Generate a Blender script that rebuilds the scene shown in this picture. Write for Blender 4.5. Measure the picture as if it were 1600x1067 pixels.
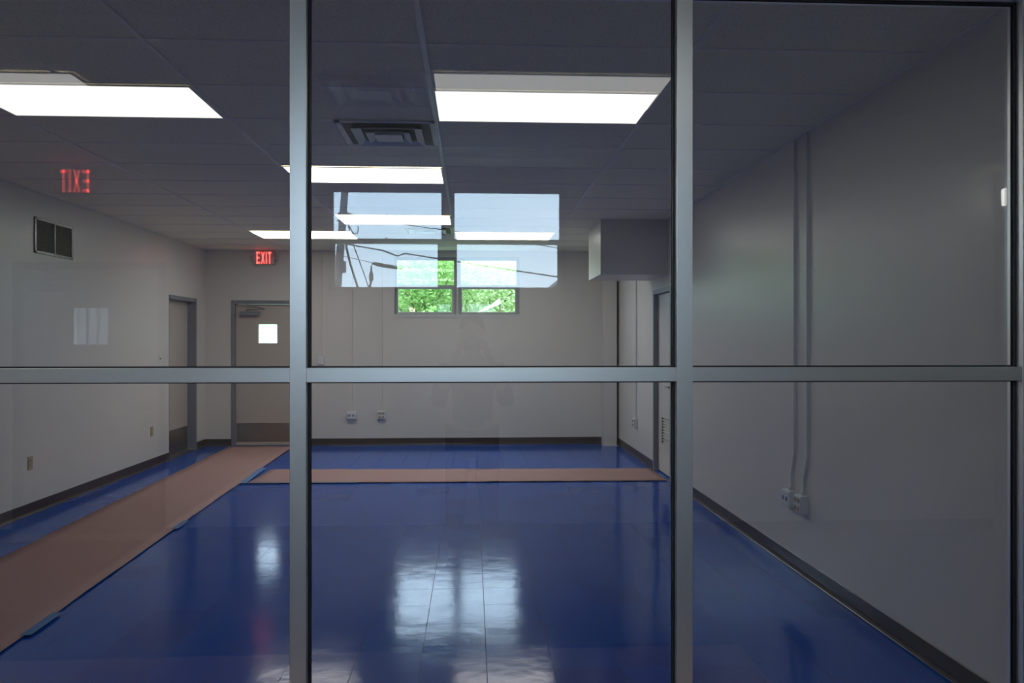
import bpy, bmesh, math, random
from mathutils import Vector, Matrix
random.seed(7)
sc = bpy.context.scene
for o in list(bpy.data.objects):
    bpy.data.objects.remove(o)

# ------------------------------------------------------------------ camera
F_PX = 1260.0
YAW = math.atan(62 / F_PX)
CAM_Z = 1.49
cam_data = bpy.data.cameras.new('camera')
cam_data.sensor_width = 36.0
cam_data.lens = 36.0 * F_PX / 1600.0
cam_data.clip_start = 0.02
cam_data.clip_end = 400
cam_data.shift_y = 0.5 / 1600
cam = bpy.data.objects.new('camera', cam_data)
sc.collection.objects.link(cam)
cam.location = (0, 0, CAM_Z)
cam.rotation_euler = (math.radians(90), 0, -YAW)
sc.camera = cam

# ------------------------------------------------------------------ world: bright overcast sky
SKY = 8.8
w = bpy.data.worlds.new('overcast_sky'); sc.world = w
w.use_nodes = True
nt = w.node_tree; nt.nodes.clear()
out = nt.nodes.new('ShaderNodeOutputWorld'); bg = nt.nodes.new('ShaderNodeBackground')
tc = nt.nodes.new('ShaderNodeTexCoord'); nz = nt.nodes.new('ShaderNodeTexNoise')
mp = nt.nodes.new('ShaderNodeMapping'); mp.inputs['Scale'].default_value = (1, 1, 2.6)
nz.inputs['Scale'].default_value = 2.6; nz.inputs['Detail'].default_value = 4
cr = nt.nodes.new('ShaderNodeValToRGB')
cr.color_ramp.elements[0].position = .3; cr.color_ramp.elements[0].color = (.44, .66, .89, 1)
cr.color_ramp.elements[1].position = .7; cr.color_ramp.elements[1].color = (.66, .84, 1.0, 1)
nt.links.new(tc.outputs['Generated'], mp.inputs[0]); nt.links.new(mp.outputs[0], nz.inputs['Vector'])
nt.links.new(nz.outputs[0], cr.inputs[0]); nt.links.new(cr.outputs[0], bg.inputs[0])
bg.inputs[1].default_value = SKY
nt.links.new(bg.outputs[0], out.inputs[0])

# ------------------------------------------------------------------ render look
vs = sc.view_settings
vs.view_transform = 'Standard'; vs.look = 'None'; vs.gamma = 1; vs.exposure = 0.0
vs.use_curve_mapping = False
sc.display_settings.display_device = 'sRGB'
sc.cycles.max_bounces = 10; sc.cycles.diffuse_bounces = 6; sc.cycles.glossy_bounces = 6
sc.cycles.transparent_max_bounces = 24
sc.cycles.sample_clamp_indirect = 8
PANEL = 2.45      # radiance of the ceiling light diffusers

# ------------------------------------------------------------------ dimensions
XL, XR = -3.81, 2.11      # side walls of the room behind the glass
YB = 11.72                # its back wall
YG = 2.54                 # face of the glazed partition
CZ = 2.81                 # ceiling height
GY = YG + .040            # room face of the glass
MIR = 2 * GY + .004
YN = MIR - 6.15           # wall behind the photographer
XRN = 4.10                # right wall on the photographer's side
COL = -0.217              # a long line of the ceiling grid

# ------------------------------------------------------------------ helpers
def nodes(m):
    m.use_nodes = True
    return m.node_tree, m.node_tree.nodes['Principled BSDF']

def mat(name, col, rough=.5, metal=0, spec=.5, noise=None, bump=None, coat=0):
    m = bpy.data.materials.new(name)
    nt, b = nodes(m)
    b.inputs['Base Color'].default_value = (*col, 1)
    b.inputs['Roughness'].default_value = rough
    b.inputs['Metallic'].default_value = metal
    b.inputs['Specular IOR Level'].default_value = spec
    b.inputs['Coat Weight'].default_value = coat
    g = nt.nodes.new('ShaderNodeNewGeometry')
    if noise:                                   # (scale, amount)
        n = nt.nodes.new('ShaderNodeTexNoise'); n.inputs['Scale'].default_value = noise[0]
        n.inputs['Detail'].default_value = 5
        r = nt.nodes.new('ShaderNodeMapRange')
        r.inputs['To Min'].default_value = 1 - noise[1]; r.inputs['To Max'].default_value = 1 + noise[1]
        mx = nt.nodes.new('ShaderNodeVectorMath'); mx.operation = 'SCALE'
        mx.inputs[0].default_value = col
        nt.links.new(g.outputs['Position'], n.inputs['Vector'])
        nt.links.new(n.outputs[0], r.inputs[0]); nt.links.new(r.outputs[0], mx.inputs['Scale'])
        nt.links.new(mx.outputs[0], b.inputs['Base Color'])
    if bump:                                    # (scale, strength, distance)
        n = nt.nodes.new('ShaderNodeTexNoise'); n.inputs['Scale'].default_value = bump[0]
        n.inputs['Detail'].default_value = 3
        bp = nt.nodes.new('ShaderNodeBump'); bp.inputs['Strength'].default_value = bump[1]
        bp.inputs['Distance'].default_value = bump[2]
        nt.links.new(g.outputs['Position'], n.inputs['Vector'])
        nt.links.new(n.outputs[0], bp.inputs['Height']); nt.links.new(bp.outputs[0], b.inputs['Normal'])
    return m

def emis(name, col, strength):
    m = bpy.data.materials.new(name); nt, b = nodes(m)
    b.inputs['Base Color'].default_value = (.8, .8, .8, 1)
    b.inputs['Emission Color'].default_value = (*col, 1)
    b.inputs['Emission Strength'].default_value = strength
    return m

def box(bm, x0, x1, y0, y1, z0, z1, mi=0):
    vs_ = [bm.verts.new((x, y, z)) for z in (z0, z1) for y in (y0, y1) for x in (x0, x1)]
    for f in ((0, 2, 3, 1), (4, 5, 7, 6), (0, 1, 5, 4), (2, 6, 7, 3), (0, 4, 6, 2), (1, 3, 7, 5)):
        bm.faces.new([vs_[i] for i in f]).material_index = mi
    return vs_

def bars(bm, pts, r, seg=8, mi=0):              # a round tube through the points
    P = [Vector(p) for p in pts]; rings = []
    for i, p in enumerate(P):
        d = (P[min(i + 1, len(P) - 1)] - P[max(i - 1, 0)]).normalized()
        a = Vector((0, 0, 1)) if abs(d.z) < .9 else Vector((1, 0, 0))
        u = d.cross(a).normalized(); v = d.cross(u)
        rr = r[i] if isinstance(r, (list, tuple)) else r
        rings.append([bm.verts.new(p + (u * math.cos(t) + v * math.sin(t)) * rr)
                      for t in [2 * math.pi * k / seg for k in range(seg)]])
    for a, b in zip(rings, rings[1:]):
        for k in range(seg):
            bm.faces.new((a[k], a[(k + 1) % seg], b[(k + 1) % seg], b[k])).material_index = mi
    bm.faces.new(rings[0]); bm.faces.new(rings[-1][::-1])

def cyl(bm, c, axis, r, h, seg=16, r2=None):
    c = Vector(c); e = Vector({'x': (1, 0, 0), 'y': (0, 1, 0), 'z': (0, 0, 1)}[axis]) * h / 2
    bars(bm, [c - e, c + e], [r, r if r2 is None else r2], seg)

def obj(name, bm, m, parent=None, bevel=0, smooth=False, kind=None):
    bmesh.ops.recalc_face_normals(bm, faces=bm.faces)
    me = bpy.data.meshes.new(name); bm.to_mesh(me); bm.free()
    for x in (m if isinstance(m, (list, tuple)) else [m]):
        me.materials.append(x)
    o = bpy.data.objects.new(name, me); sc.collection.objects.link(o)
    if parent: o.parent = parent
    if smooth:
        for p in me.polygons: p.use_smooth = True
    if bevel:
        b = o.modifiers.new('bevel', 'BEVEL'); b.width = bevel; b.segments = 2; b.limit_method = 'ANGLE'
    if kind: o['kind'] = kind
    return o

def thing(name, label, cat, loc=(0, 0, 0), rotz=0, group=None):
    o = bpy.data.objects.new(name, None); sc.collection.objects.link(o)
    o.location = loc; o.rotation_euler = (0, 0, rotz); o.empty_display_size = .1
    o['label'] = label; o['category'] = cat
    if group: o['group'] = group
    return o

def tag(o, label, cat, group=None, kind=None):
    o['label'] = label; o['category'] = cat
    if group: o['group'] = group
    if kind: o['kind'] = kind
    return o

def dup(root, loc, rotz, label, group=None):
    r = root.copy(); sc.collection.objects.link(r); r.location = loc; r.rotation_euler = (0, 0, rotz); r['label'] = label
    if group: r['group'] = group
    for ch in list(root.children):
        c = ch.copy(); sc.collection.objects.link(c); c.parent = r
        for g in ch.children:
            d = g.copy(); sc.collection.objects.link(d); d.parent = c
    return r

def nb(): return bmesh.new()

def slab_holes(bm, axis, p0, p1, a0, a1, z0, z1, holes):
    """wall slab between planes p0..p1 of axis, spanning a0..a1 and z0..z1 with rectangular openings"""
    A = sorted({a0, a1, *[h[0] for h in holes], *[h[1] for h in holes]})
    Z = sorted({z0, z1, *[h[2] for h in holes], *[h[3] for h in holes]})
    for i in range(len(A) - 1):
        for j in range(len(Z) - 1):
            ca, cz = (A[i] + A[i + 1]) / 2, (Z[j] + Z[j + 1]) / 2
            if any(h[0] < ca < h[1] and h[2] < cz < h[3] for h in holes): continue
            if axis == 'y': box(bm, A[i], A[i + 1], p0, p1, Z[j], Z[j + 1])
            else: box(bm, p0, p1, A[i], A[i + 1], Z[j], Z[j + 1])

# ------------------------------------------------------------------ materials
M_wall = mat('wall_paint', (.66, .63, .585), .34, noise=(1.5, .03), bump=(60, .12, .002), spec=.42)
M_wallB = mat('wall_paint_near_side', (.76, .74, .70), .45, noise=(1.5, .03))
M_base = mat('brown_vinyl_base', (.055, .036, .028), .28, noise=(4, .15))
M_frame = mat('blue_grey_door_frame_paint', (.20, .215, .25), .4)
M_leaf = mat('beige_door_paint', (.50, .44, .385), .42, noise=(2, .03))
M_whdoor = mat('white_door_paint', (.62, .60, .57), .4)
M_steel = mat('brushed_steel', (.36, .32, .28), .32, metal=1, noise=(3, .06))
M_alu = mat('clear_anodised_aluminium', (.93, .93, .92), .37, metal=.85, noise=(6, .02))
M_gask = mat('black_rubber_gasket', (.01, .01, .012), .6)
M_white = mat('white_plastic', (.66, .67, .66), .35)
M_beige = mat('almond_plastic', (.42, .36, .23), .4)
M_dark = mat('dark_slot', (.02, .02, .025), .5)
M_bluep = mat('blue_port', (.05, .10, .28), .4)
M_tan = mat('tan_socket_face', (.36, .30, .22), .45)
M_winfr = mat('window_frame_enamel', (.42, .42, .41), .35)
M_winedge = mat('window_trim_enamel', (.62, .62, .60), .35)
M_paper = mat('rosin_paper', (.40, .235, .215), .7, noise=(9, .06), bump=(14, .25, .004))
M_tape = mat('blue_masking_tape', (.10, .22, .46), .55)
M_grid = mat('ceiling_grid_enamel', (.84, .81, .70), .35)
M_diff = mat('diffuser_enamel', (.62, .64, .66), .3)
M_black = mat('matt_black', (.012, .012, .014), .7)
M_panel = emis('light_diffuser', (1, .985, .93), PANEL)
M_panel_near = emis('light_diffuser_dim', (1, .985, .93), 1.14)  # same kind of panel, output lowered to imitate darker frame edges
M_panel_far = emis('light_diffuser_bright', (1, .985, .93), 7.6)  # same emission colour, output raised so the far wall reads brighter
M_panel_mid = emis('light_diffuser_mid', (1, .985, .93), 4.5)
M_red = emis('exit_letters_red', (1, .055, .04), 2.6)
M_signface = mat('sign_housing', (.55, .45, .44), .35)
M_leafg = None

def ceiling_mat():
    m = bpy.data.materials.new('ceiling_tile'); nt, b = nodes(m)
    b.inputs['Roughness'].default_value = .9
    g = nt.nodes.new('ShaderNodeNewGeometry'); n = nt.nodes.new('ShaderNodeTexNoise')
    n.inputs['Scale'].default_value = 90
    cr = nt.nodes.new('ShaderNodeValToRGB')
    cr.color_ramp.elements[0].position = .33; cr.color_ramp.elements[0].color = (.74, .70, .52, 1)
    cr.color_ramp.elements[1].position = .45; cr.color_ramp.elements[1].color = (.93, .88, .68, 1)
    nt.links.new(g.outputs['Position'], n.inputs['Vector']); nt.links.new(n.outputs[0], cr.inputs[0])
    nt.links.new(cr.outputs[0], b.inputs['Base Color'])
    return m
M_ceil = ceiling_mat()

def tile_floor_mat(name, base, alt, thresh, line, rough, x_off, y_off, bump_s, spec=.17):
    """12 inch vinyl tiles: thin joints, a little tone change from tile to tile, an odd darker tile"""
    T = .305
    m = bpy.data.materials.new(name); nt, b = nodes(m); N, L = nt.nodes, nt.links
    g = N.new('ShaderNodeNewGeometry')
    add = N.new('ShaderNodeVectorMath'); add.operation = 'ADD'; add.inputs[1].default_value = (-x_off, -y_off, 0)
    sca = N.new('ShaderNodeVectorMath'); sca.operation = 'SCALE'; sca.inputs['Scale'].default_value = 1 / T
    L.new(g.outputs['Position'], add.inputs[0]); L.new(add.outputs[0], sca.inputs[0])
    flo = N.new('ShaderNodeVectorMath'); flo.operation = 'FLOOR'; L.new(sca.outputs[0], flo.inputs[0])
    fr = N.new('ShaderNodeVectorMath'); fr.operation = 'FRACTION'; L.new(sca.outputs[0], fr.inputs[0])
    sep = N.new('ShaderNodeSeparateXYZ'); L.new(fr.outputs[0], sep.inputs[0])
    sf = N.new('ShaderNodeSeparateXYZ'); L.new(flo.outputs[0], sf.inputs[0])
    cb = N.new('ShaderNodeCombineXYZ'); L.new(sf.outputs[0], cb.inputs[0]); L.new(sf.outputs[1], cb.inputs[1])
    wn = N.new('ShaderNodeTexWhiteNoise'); wn.noise_dimensions = '2D'; L.new(cb.outputs[0], wn.inputs['Vector'])
    def edge(sock, wdt):
        a = N.new('ShaderNodeMath'); a.operation = 'SUBTRACT'; a.inputs[1].default_value = .5; L.new(sock, a.inputs[0])
        c = N.new('ShaderNodeMath'); c.operation = 'ABSOLUTE'; L.new(a.outputs[0], c.inputs[0])
        d = N.new('ShaderNodeMath'); d.operation = 'GREATER_THAN'; d.inputs[1].default_value = .5 - wdt; L.new(c.outputs[0], d.inputs[0])
        return d.outputs[0]
    mx = N.new('ShaderNodeMath'); mx.operation = 'MAXIMUM'
    L.new(edge(sep.outputs[0], .0045), mx.inputs[0]); L.new(edge(sep.outputs[1], .003), mx.inputs[1])
    gt = N.new('ShaderNodeMath'); gt.operation = 'LESS_THAN'; gt.inputs[1].default_value = thresh; L.new(wn.outputs[0], gt.inputs[0])
    c1 = N.new('ShaderNodeMixRGB'); c1.inputs[1].default_value = (*base, 1); c1.inputs[2].default_value = (*alt, 1)
    L.new(gt.outputs[0], c1.inputs[0])
    hv = N.new('ShaderNodeHueSaturation'); L.new(c1.outputs[0], hv.inputs['Color'])
    mr = N.new('ShaderNodeMapRange'); mr.inputs['To Min'].default_value = .95; mr.inputs['To Max'].default_value = 1.05
    L.new(wn.outputs['Color'], mr.inputs[0]); L.new(mr.outputs[0], hv.inputs['Value'])
    c2 = N.new('ShaderNodeMixRGB'); L.new(mx.outputs[0], c2.inputs[0]); L.new(hv.outputs[0], c2.inputs[1])
    c2.inputs[2].default_value = (*line, 1)
    L.new(c2.outputs[0], b.inputs['Base Color'])
    # waxed surface: patchy gloss and a slow waviness
    n1 = N.new('ShaderNodeTexNoise'); n1.inputs['Scale'].default_value = 5; n1.inputs['Detail'].default_value = 6
    L.new(g.outputs['Position'], n1.inputs['Vector'])
    r1 = N.new('ShaderNodeMapRange'); r1.inputs['To Min'].default_value = rough * .75; r1.inputs['To Max'].default_value = rough * 1.3
    L.new(n1.outputs[0], r1.inputs[0])
    jr = N.new('ShaderNodeMath'); jr.operation = 'MULTIPLY_ADD'; jr.inputs[1].default_value = .5
    L.new(mx.outputs[0], jr.inputs[0]); L.new(r1.outputs[0], jr.inputs[2]); L.new(jr.outputs[0], b.inputs['Roughness'])
    n2 = N.new('ShaderNodeTexNoise'); n2.inputs['Scale'].default_value = 6; n2.inputs['Detail'].default_value = 5
    L.new(g.outputs['Position'], n2.inputs['Vector'])
    jn = N.new('ShaderNodeMath'); jn.operation = 'MULTIPLY_ADD'; jn.inputs[1].default_value = -.12
    L.new(mx.outputs[0], jn.inputs[0]); L.new(n2.outputs[0], jn.inputs[2])
    bp = N.new('ShaderNodeBump'); bp.inputs['Strength'].default_value = bump_s; bp.inputs['Distance'].default_value = .004
    L.new(jn.outputs[0], bp.inputs['Height']); L.new(bp.outputs[0], b.inputs['Normal'])
    b.inputs['Specular IOR Level'].default_value = spec
    return m
M_floorA = tile_floor_mat('blue_vinyl_tile', (.006, .078, .41), (.005, .066, .36), .12, (.006, .03, .14), .125, .066, 4.573, .38)
M_floorB = tile_floor_mat('pale_vinyl_tile', (.012, .045, .17), (.004, .014, .06), .05, (.012, .04, .15), .4, .066, 1.11, .2, .15)

def glass_mat(name, tint, f0):
    m = bpy.data.materials.new(name); m.use_nodes = True; nt = m.node_tree; nt.nodes.clear(); N, L = nt.nodes, nt.links
    o = N.new('ShaderNodeOutputMaterial'); mix = N.new('ShaderNodeMixShader')
    t = N.new('ShaderNodeBsdfTransparent'); t.inputs[0].default_value = (*tint, 1)
    gl = N.new('ShaderNodeBsdfGlossy'); gl.inputs['Roughness'].default_value = 0; gl.inputs[0].default_value = (1, 1, 1, 1)
    g = N.new('ShaderNodeNewGeometry')
    d = N.new('ShaderNodeVectorMath'); d.operation = 'DOT_PRODUCT'
    L.new(g.outputs['Incoming'], d.inputs[0]); L.new(g.outputs['Normal'], d.inputs[1])
    a = N.new('ShaderNodeMath'); a.operation = 'ABSOLUTE'; L.new(d.outputs['Value'], a.inputs[0])
    s = N.new('ShaderNodeMath'); s.operation = 'SUBTRACT'; s.inputs[0].default_value = 1; L.new(a.outputs[0], s.inputs[1])
    p = N.new('ShaderNodeMath'); p.operation = 'POWER'; p.inputs[1].default_value = 5; L.new(s.outputs[0], p.inputs[0])
    q = N.new('ShaderNodeMath'); q.operation = 'MULTIPLY_ADD'; q.inputs[1].default_value = 1 - f0; q.inputs[2].default_value = f0
    L.new(p.outputs[0], q.inputs[0])
    L.new(q.outputs[0], mix.inputs[0]); L.new(t.outputs[0], mix.inputs[1]); L.new(gl.outputs[0], mix.inputs[2])
    L.new(mix.outputs[0], o.inputs[0])
    return m
M_glass = glass_mat('clear_glass', (.988, .992, .99), .052)
M_winglass = glass_mat('window_glass', (.98, .985, .98), .022)

# ------------------------------------------------------------------ window and door openings
WA = (-1.134, .697, 1.871, 2.727)
WB = (-1.100, .730, 1.855, 2.690)
DA = (-3.442, -2.345, 0, 2.083)           # far door opening (outer edge of its frame)
DB = (-3.400, -2.290, 0, 2.083)
DL = (10.334, 11.340, 0, 2.085)           # door in the left wall
DR = (8.44, 9.30, 0, 2.085)               # door in the right wall

# floors
b = nb(); box(b, XL - .15, XR + .15, YG + .06, YB + .15, -.12, 0); obj('floor', b, M_floorA, kind='structure')
b = nb(); box(b, XL - .15, XRN + .15, YN - .15, YG + .06, -.12, 0); obj('floor', b, M_floorB, kind='structure')
# ceiling
b = nb(); box(b, XL - .15, XR + .15, YG + .06, YB + .15, CZ, CZ + .2); obj('ceiling', b, M_ceil, kind='structure')
b = nb(); box(b, XL - .15, XRN + .15, YN - .15, YG + .06, CZ, CZ + .2); obj('ceiling', b, M_ceil, kind='structure')
# walls of the blue-floored room
b = nb(); slab_holes(b, 'y', YB, YB + .15, XL - .15, XR + .15, 0, CZ, [WA, DA]); obj('wall_back', b, M_wall, kind='structure')
b = nb(); slab_holes(b, 'x', XL - .15, XL, YN - .15, YB, 0, CZ, [DL]); obj('wall_left', b, M_wall, kind='structure')
b = nb(); slab_holes(b, 'x', XR, XR + .15, YG + .12, YB, 0, CZ, [DR]); obj('wall_right', b, M_wall, kind='structure')
# walls on the photographer's side
b = nb(); slab_holes(b, 'y', YN - .15, YN, XL, XRN + .15, 0, CZ, [WB, DB]); obj('wall_near', b, M_wallB, kind='structure')
b = nb(); box(b, XRN, XRN + .15, YN, YG + .12, 0, CZ); obj('wall_near_right', b, M_wallB, kind='structure')
JX = 1.790
HZ = 2.605
b = nb()
box(b, JX + .05, XRN, YG, YG + .12, 0, CZ)
box(b, XL, JX + .05, YG, YG + .12, HZ + .05, CZ)
obj('wall_front', b, M_wallB, kind='structure')

# ceiling grids (T bars)
def grid(xs, ys, x0, x1, y0, y1):
    b = nb()
    for x in xs:
        if x0 < x < x1: box(b, x - .012, x + .012, y0, y1, CZ - .006, CZ + .002)
    for y in ys:
        if y0 < y < y1: box(b, x0, x1, y - .011, y + .011, CZ - .004, CZ + .002)
    for (a0, a1, c0, c1) in ((x0, x0 + .022, y0, y1), (x1 - .022, x1, y0, y1), (x0, x1, y0, y0 + .022), (x0, x1, y1 - .022, y1)):
        box(b, a0, a1, c0, c1, CZ - .005, CZ + .002)
    obj('ceiling_grid', b, M_grid, kind='structure')
PY = .627
ROW0 = 4.215
grid([COL + 1.22 * k for k in range(-4, 4)], [ROW0 + PY * k for k in range(-3, 13)], XL, XR, YG + .12, YB)
grid([COL + 1.22 * k for k in range(-4, 5)] + [-2.04], [MIR - 3.925 - .61 * k for k in range(-3, 4)], XL, XRN, YN, YG)

# baseboards: straight vinyl with a toe
def baseboard(name, segs):
    b = nb()
    for (p, q, n) in segs:                      # p->q on the wall line, n points into the room
        p, q, n = Vector((*p, 0)), Vector((*q, 0)), Vector((*n, 0))
        prof = [(0, 0), (.017, .0015), (.012, .006), (.007, .018), (.005, .03), (.005, .098), (.003, .101), (0, .101)]
        A = [b.verts.new(p + n * d + Vector((0, 0, z))) for d, z in prof]
        B = [b.verts.new(q + n * d + Vector((0, 0, z))) for d, z in prof]
        k = len(prof)
        for i in range(k): b.faces.new((A[i], A[(i + 1) % k], B[(i + 1) % k], B[i]))
        b.faces.new(A); b.faces.new(B[::-1])
    return obj(name, b, M_base, kind='structure')
baseboard('baseboard_left', [((XL, YN), (XL, DL[0]), (1, 0)), ((XL, DL[1]), (XL, YB), (1, 0))])
baseboard('baseboard_back', [((XL, YB), (DA[0], YB), (0, -1)), ((DA[1], YB), (1.885, YB), (0, -1))])
baseboard('baseboard_right', [((XR, YG + .12), (XR, DR[0]), (-1, 0)), ((XR, DR[1]), (XR, YB), (-1, 0))])
baseboard('baseboard_near', [((DB[1], YN), (XRN, YN), (0, 1)), ((XL, YN), (DB[0], YN), (0, 1))])
baseboard('baseboard_front', [((JX + .05, YG), (XRN, YG), (0, -1))])

# column in the far right corner and the boxed-in soffit on the right wall
b = nb(); box(b, 1.885, 2.072, 11.49, YB, 0, CZ); o = obj('column', b, M_wall, bevel=.004, kind='structure')
b = nb(); box(b, 1.860, 2.09, 11.46, 11.485, 0, .008); obj('trim_1', b, M_winedge, kind='structure')
b = nb(); box(b, 1.378, XR, 8.62, 9.50, 2.215, CZ); obj('soffit', b, M_wall, bevel=.003, kind='structure')

# ------------------------------------------------------------------ glazed partition
win = bpy.data.objects.new('window_1', None); sc.collection.objects.link(win)
win['kind'] = 'structure'; win['label'] = 'aluminium framed glazed partition between the photographer and the blue floored room'
MX = [-2.981, -1.761, -.5425, .677]
MW = .0253
D0, D1 = YG, YG + .076                    # front and back of the mullions
for x in MX:
    b = nb(); box(b, x - MW, x + MW, D0, D1, 0, HZ + .05); obj('mullion', b, M_alu, win, bevel=.001)
b = nb(); box(b, JX, JX + .05, D0, D1, 0, HZ + .05); obj('jamb', b, M_alu, win, bevel=.001)
b = nb(); box(b, XL, XL + .05, D0, D1, 0, HZ + .05); obj('jamb', b, M_alu, win, bevel=.001)
edges = [XL + .05] + [v for x in MX for v in (x - MW, x + MW)] + [JX]
bays = [(edges[i], edges[i + 1]) for i in range(0, len(edges), 2)]
TZ = (1.3635, 1.4085)
for x0, x1 in bays:
    b = nb(); box(b, x0, x1, D0 + .0015, D1, TZ[0], TZ[1]); obj('transom', b, M_alu, win, bevel=.001)
    b = nb(); box(b, x0, x1, D0 + .0015, D1, HZ, HZ + .05); obj('head_rail', b, M_alu, win, bevel=.001)
    b = nb(); box(b, x0, x1, D0 + .0015, D1, 0, .12); obj('sill_rail', b, M_alu, win, bevel=.001)
    for z0, z1 in ((.12, TZ[0]), (TZ[1], HZ)):
        b = nb(); box(b, x0 + .003, x1 - .003, GY, GY + .006, z0 + .003, z1 - .003)
        p = obj('glass_pane', b, M_glass, win)
        b = nb(); g = .007
        for yy in ((GY - .010, GY - .0005), (GY + .0065, GY + .012)):
            box(b, x0, x0 + g, *yy, z0, z1); box(b, x1 - g, x1, *yy, z0, z1)
            box(b, x0, x1, *yy, z0, z0 + g * .6); box(b, x0, x1, *yy, z1 - g * .6, z1)
        obj('gasket', b, M_gask, p)

# ------------------------------------------------------------------ high windows: two single-hung units side by side
def high_window(n, R, face, into, cx):
    """face: y of the wall surface, into: +1 if outdoors lies towards +y"""
    root = bpy.data.objects.new('window_%d' % n, None); sc.collection.objects.link(root)
    root['kind'] = 'structure'; root.location = (0, face, 0)
    x0, x1, z0, z1 = R
    s = into
    def yb(b, a0, a1, d0, d1, c0, c1): box(b, a0, a1, min(s * d0, s * d1), max(s * d0, s * d1), c0, c1)
    b = nb()                                    # surround trim just proud of the wall
    yb(b, x0 - .012, x1 + .012, -.006, .02, z1 - .012, z1 + .012); yb(b, x0 - .012, x0 + .010, -.006, .02, z0 - .02, z1)
    yb(b, x1 - .010, x1 + .012, -.006, .02, z0 - .02, z1); yb(b, x0 - .012, x1 + .012, -.012, .05, z0 - .028, z0 + .018)
    yb(b, cx - .012, cx + .012, -.008, .02, z0 - .025, z1)
    obj('window_trim', b, M_winedge, root)
    zt0, zt1 = z1 - .413, z1 - .055             # top lights
    zb0, zb1 = z0 + .052, z0 + .385             # bottom lights
    b = nb()
    top = ((cx - .87, cx - .05), (cx + .05, cx + .858)); bot = ((cx - .852, cx - .078), (cx + .070, cx + .840))
    slab_holes(b, 'y', *sorted((s * .045, s * .085)), x0, x1, z0, z1,
               [(a, c, zt0, zt1) for a, c in top] + [(a, c, zb0 - .02, zb1 + .0) for a, c in ((cx - .87, cx - .05), (cx + .05, cx + .858))])
    obj('window_frame', b, M_winfr, root)
    for (a, c), (e, f) in zip(top, bot):
        b = nb(); slab_holes(b, 'y', *sorted((s * .02, s * .045)), a - .005, c + .005, zb0 - .03, zb1 + .035, [(e, f, zb0, zb1)])
        sash = obj('sash', b, M_winfr, root, bevel=.003)
        b = nb(); box(b, e, f, s * .034 - .002, s * .034 + .002, zb0, zb1); obj('glass_pane', b, M_winglass, sash)
        b = nb(); cyl(b, ((e + f) / 2, s * .012, zb1 + .03), 'y', .012, .02); obj('sash_lock', b, M_winfr, sash)
        b = nb(); box(b, a, c, s * .065 - .002, s * .065 + .002, zt0, zt1); obj('glass_pane', b, M_winglass, root)
    return root
high_window(2, WA, YB, 1, -.218)
high_window(3, WB, YN, -1, -.187)

# ------------------------------------------------------------------ doors
def exit_door(n, R, face, s, label):
    """painted steel door in a wall facing -s y; s=+1 when outdoors lies towards +y"""
    root = bpy.data.objects.new('door_%d' % n, None); sc.collection.objects.link(root)
    root['kind'] = 'structure'; root['label'] = label; root.location = (0, face, 0)
    x0, x1, z0, z1 = R
    def yb(b, a0, a1, d0, d1, c0, c1): box(b, a0, a1, min(s * d0, s * d1), max(s * d0, s * d1), c0, c1)
    b = nb()
    for (a, c) in ((x0, x0 + .05), (x1 - .05, x1)):
        yb(b, a, c, -.012, .15, 0, z1)
    yb(b, x0 + .05, x1 - .05, -.012, .15, z1 - .05, z1)
    yb(b, x0 + .05, x0 + .066, .085, .11, 0, z1 - .05); yb(b, x1 - .066, x1 - .05, .085, .11, 0, z1 - .05)
    obj('door_frame', b, M_frame, root, bevel=.002)
    wx = (x0 + x1) / 2 - .045 if s > 0 else (x0 + x1) / 2
    gl = (wx - .137, wx + .137, 1.468, 1.748)
    b = nb(); slab_holes(b, 'y', *sorted((s * .04, s * .084)), x0 + .053, x1 - .053, .012, z1 - .054, [gl])
    leaf = obj('door_leaf', b, M_leaf, root)
    b = nb(); e = .022
    for r in ((gl[0] - e, gl[0] + .004, gl[2] - e, gl[3] + e), (gl[1] - .004, gl[1] + e, gl[2] - e, gl[3] + e),
              (gl[0], gl[1], gl[3] - .004, gl[3] + e), (gl[0], gl[1], gl[2] - e, gl[2] + .004)):
        yb(b, r[0], r[1], .034, .09, r[2], r[3])
    obj('glazing_bead', b, M_leaf, leaf, bevel=.002)
    b = nb(); box(b, gl[0], gl[1], s * .06 - .003, s * .06 + .003, gl[2], gl[3]); obj('glass_pane', b, M_glass, leaf)
    b = nb(); yb(b, x0 + .065, x1 - .065, .036, .0405, .055, .325); obj('kick_plate', b, M_steel, leaf)
    b = nb(); yb(b, x0 + .053, x1 - .053, .0, .15, 0, .012); obj('threshold', b, M_steel, root)
    # closer on the hinge side
    b = nb(); yb(b, x0 + .13, x0 + .39, -.03, .04, 1.865, 1.925)
    cl = obj('door_closer', b, M_frame, leaf, bevel=.006)
    b = nb(); bars(b, [(x0 + .22, 0, 1.93), (x0 + .22, 0, 1.95)], .014)
    bars(b, [(x0 + .22, 0, 1.95), (x0 + .50, -s * .10, 1.955), (x0 + .33, -s * .005, 1.995), (x0 + .20, -s * .008, 2.03)], .008)
    obj('closer_arm', b, M_frame, cl)
    # hinges and lever
    for z in (.25, 1.05, 1.85):
        b = nb(); cyl(b, (x0 + .052, s * .035, z), 'z', .008, .1); obj('hinge', b, M_steel, leaf)
    b = nb(); cyl(b, (x1 - .12, s * .03, 1.0), 'y', .028, .02); bars(b, [(x1 - .12, s * .02, 1.0), (x1 - .12, -s * .03, 1.0), (x1 - .23, -s * .03, 1.0)], .009)
    obj('door_handle', b, M_steel, leaf)
    return root
exit_door(1, DA, YB, 1, 'beige exit door with small square window in the far wall')
exit_door(4, DB, YN, -1, 'exit door behind the photographer, seen reflected in the glass')

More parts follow.
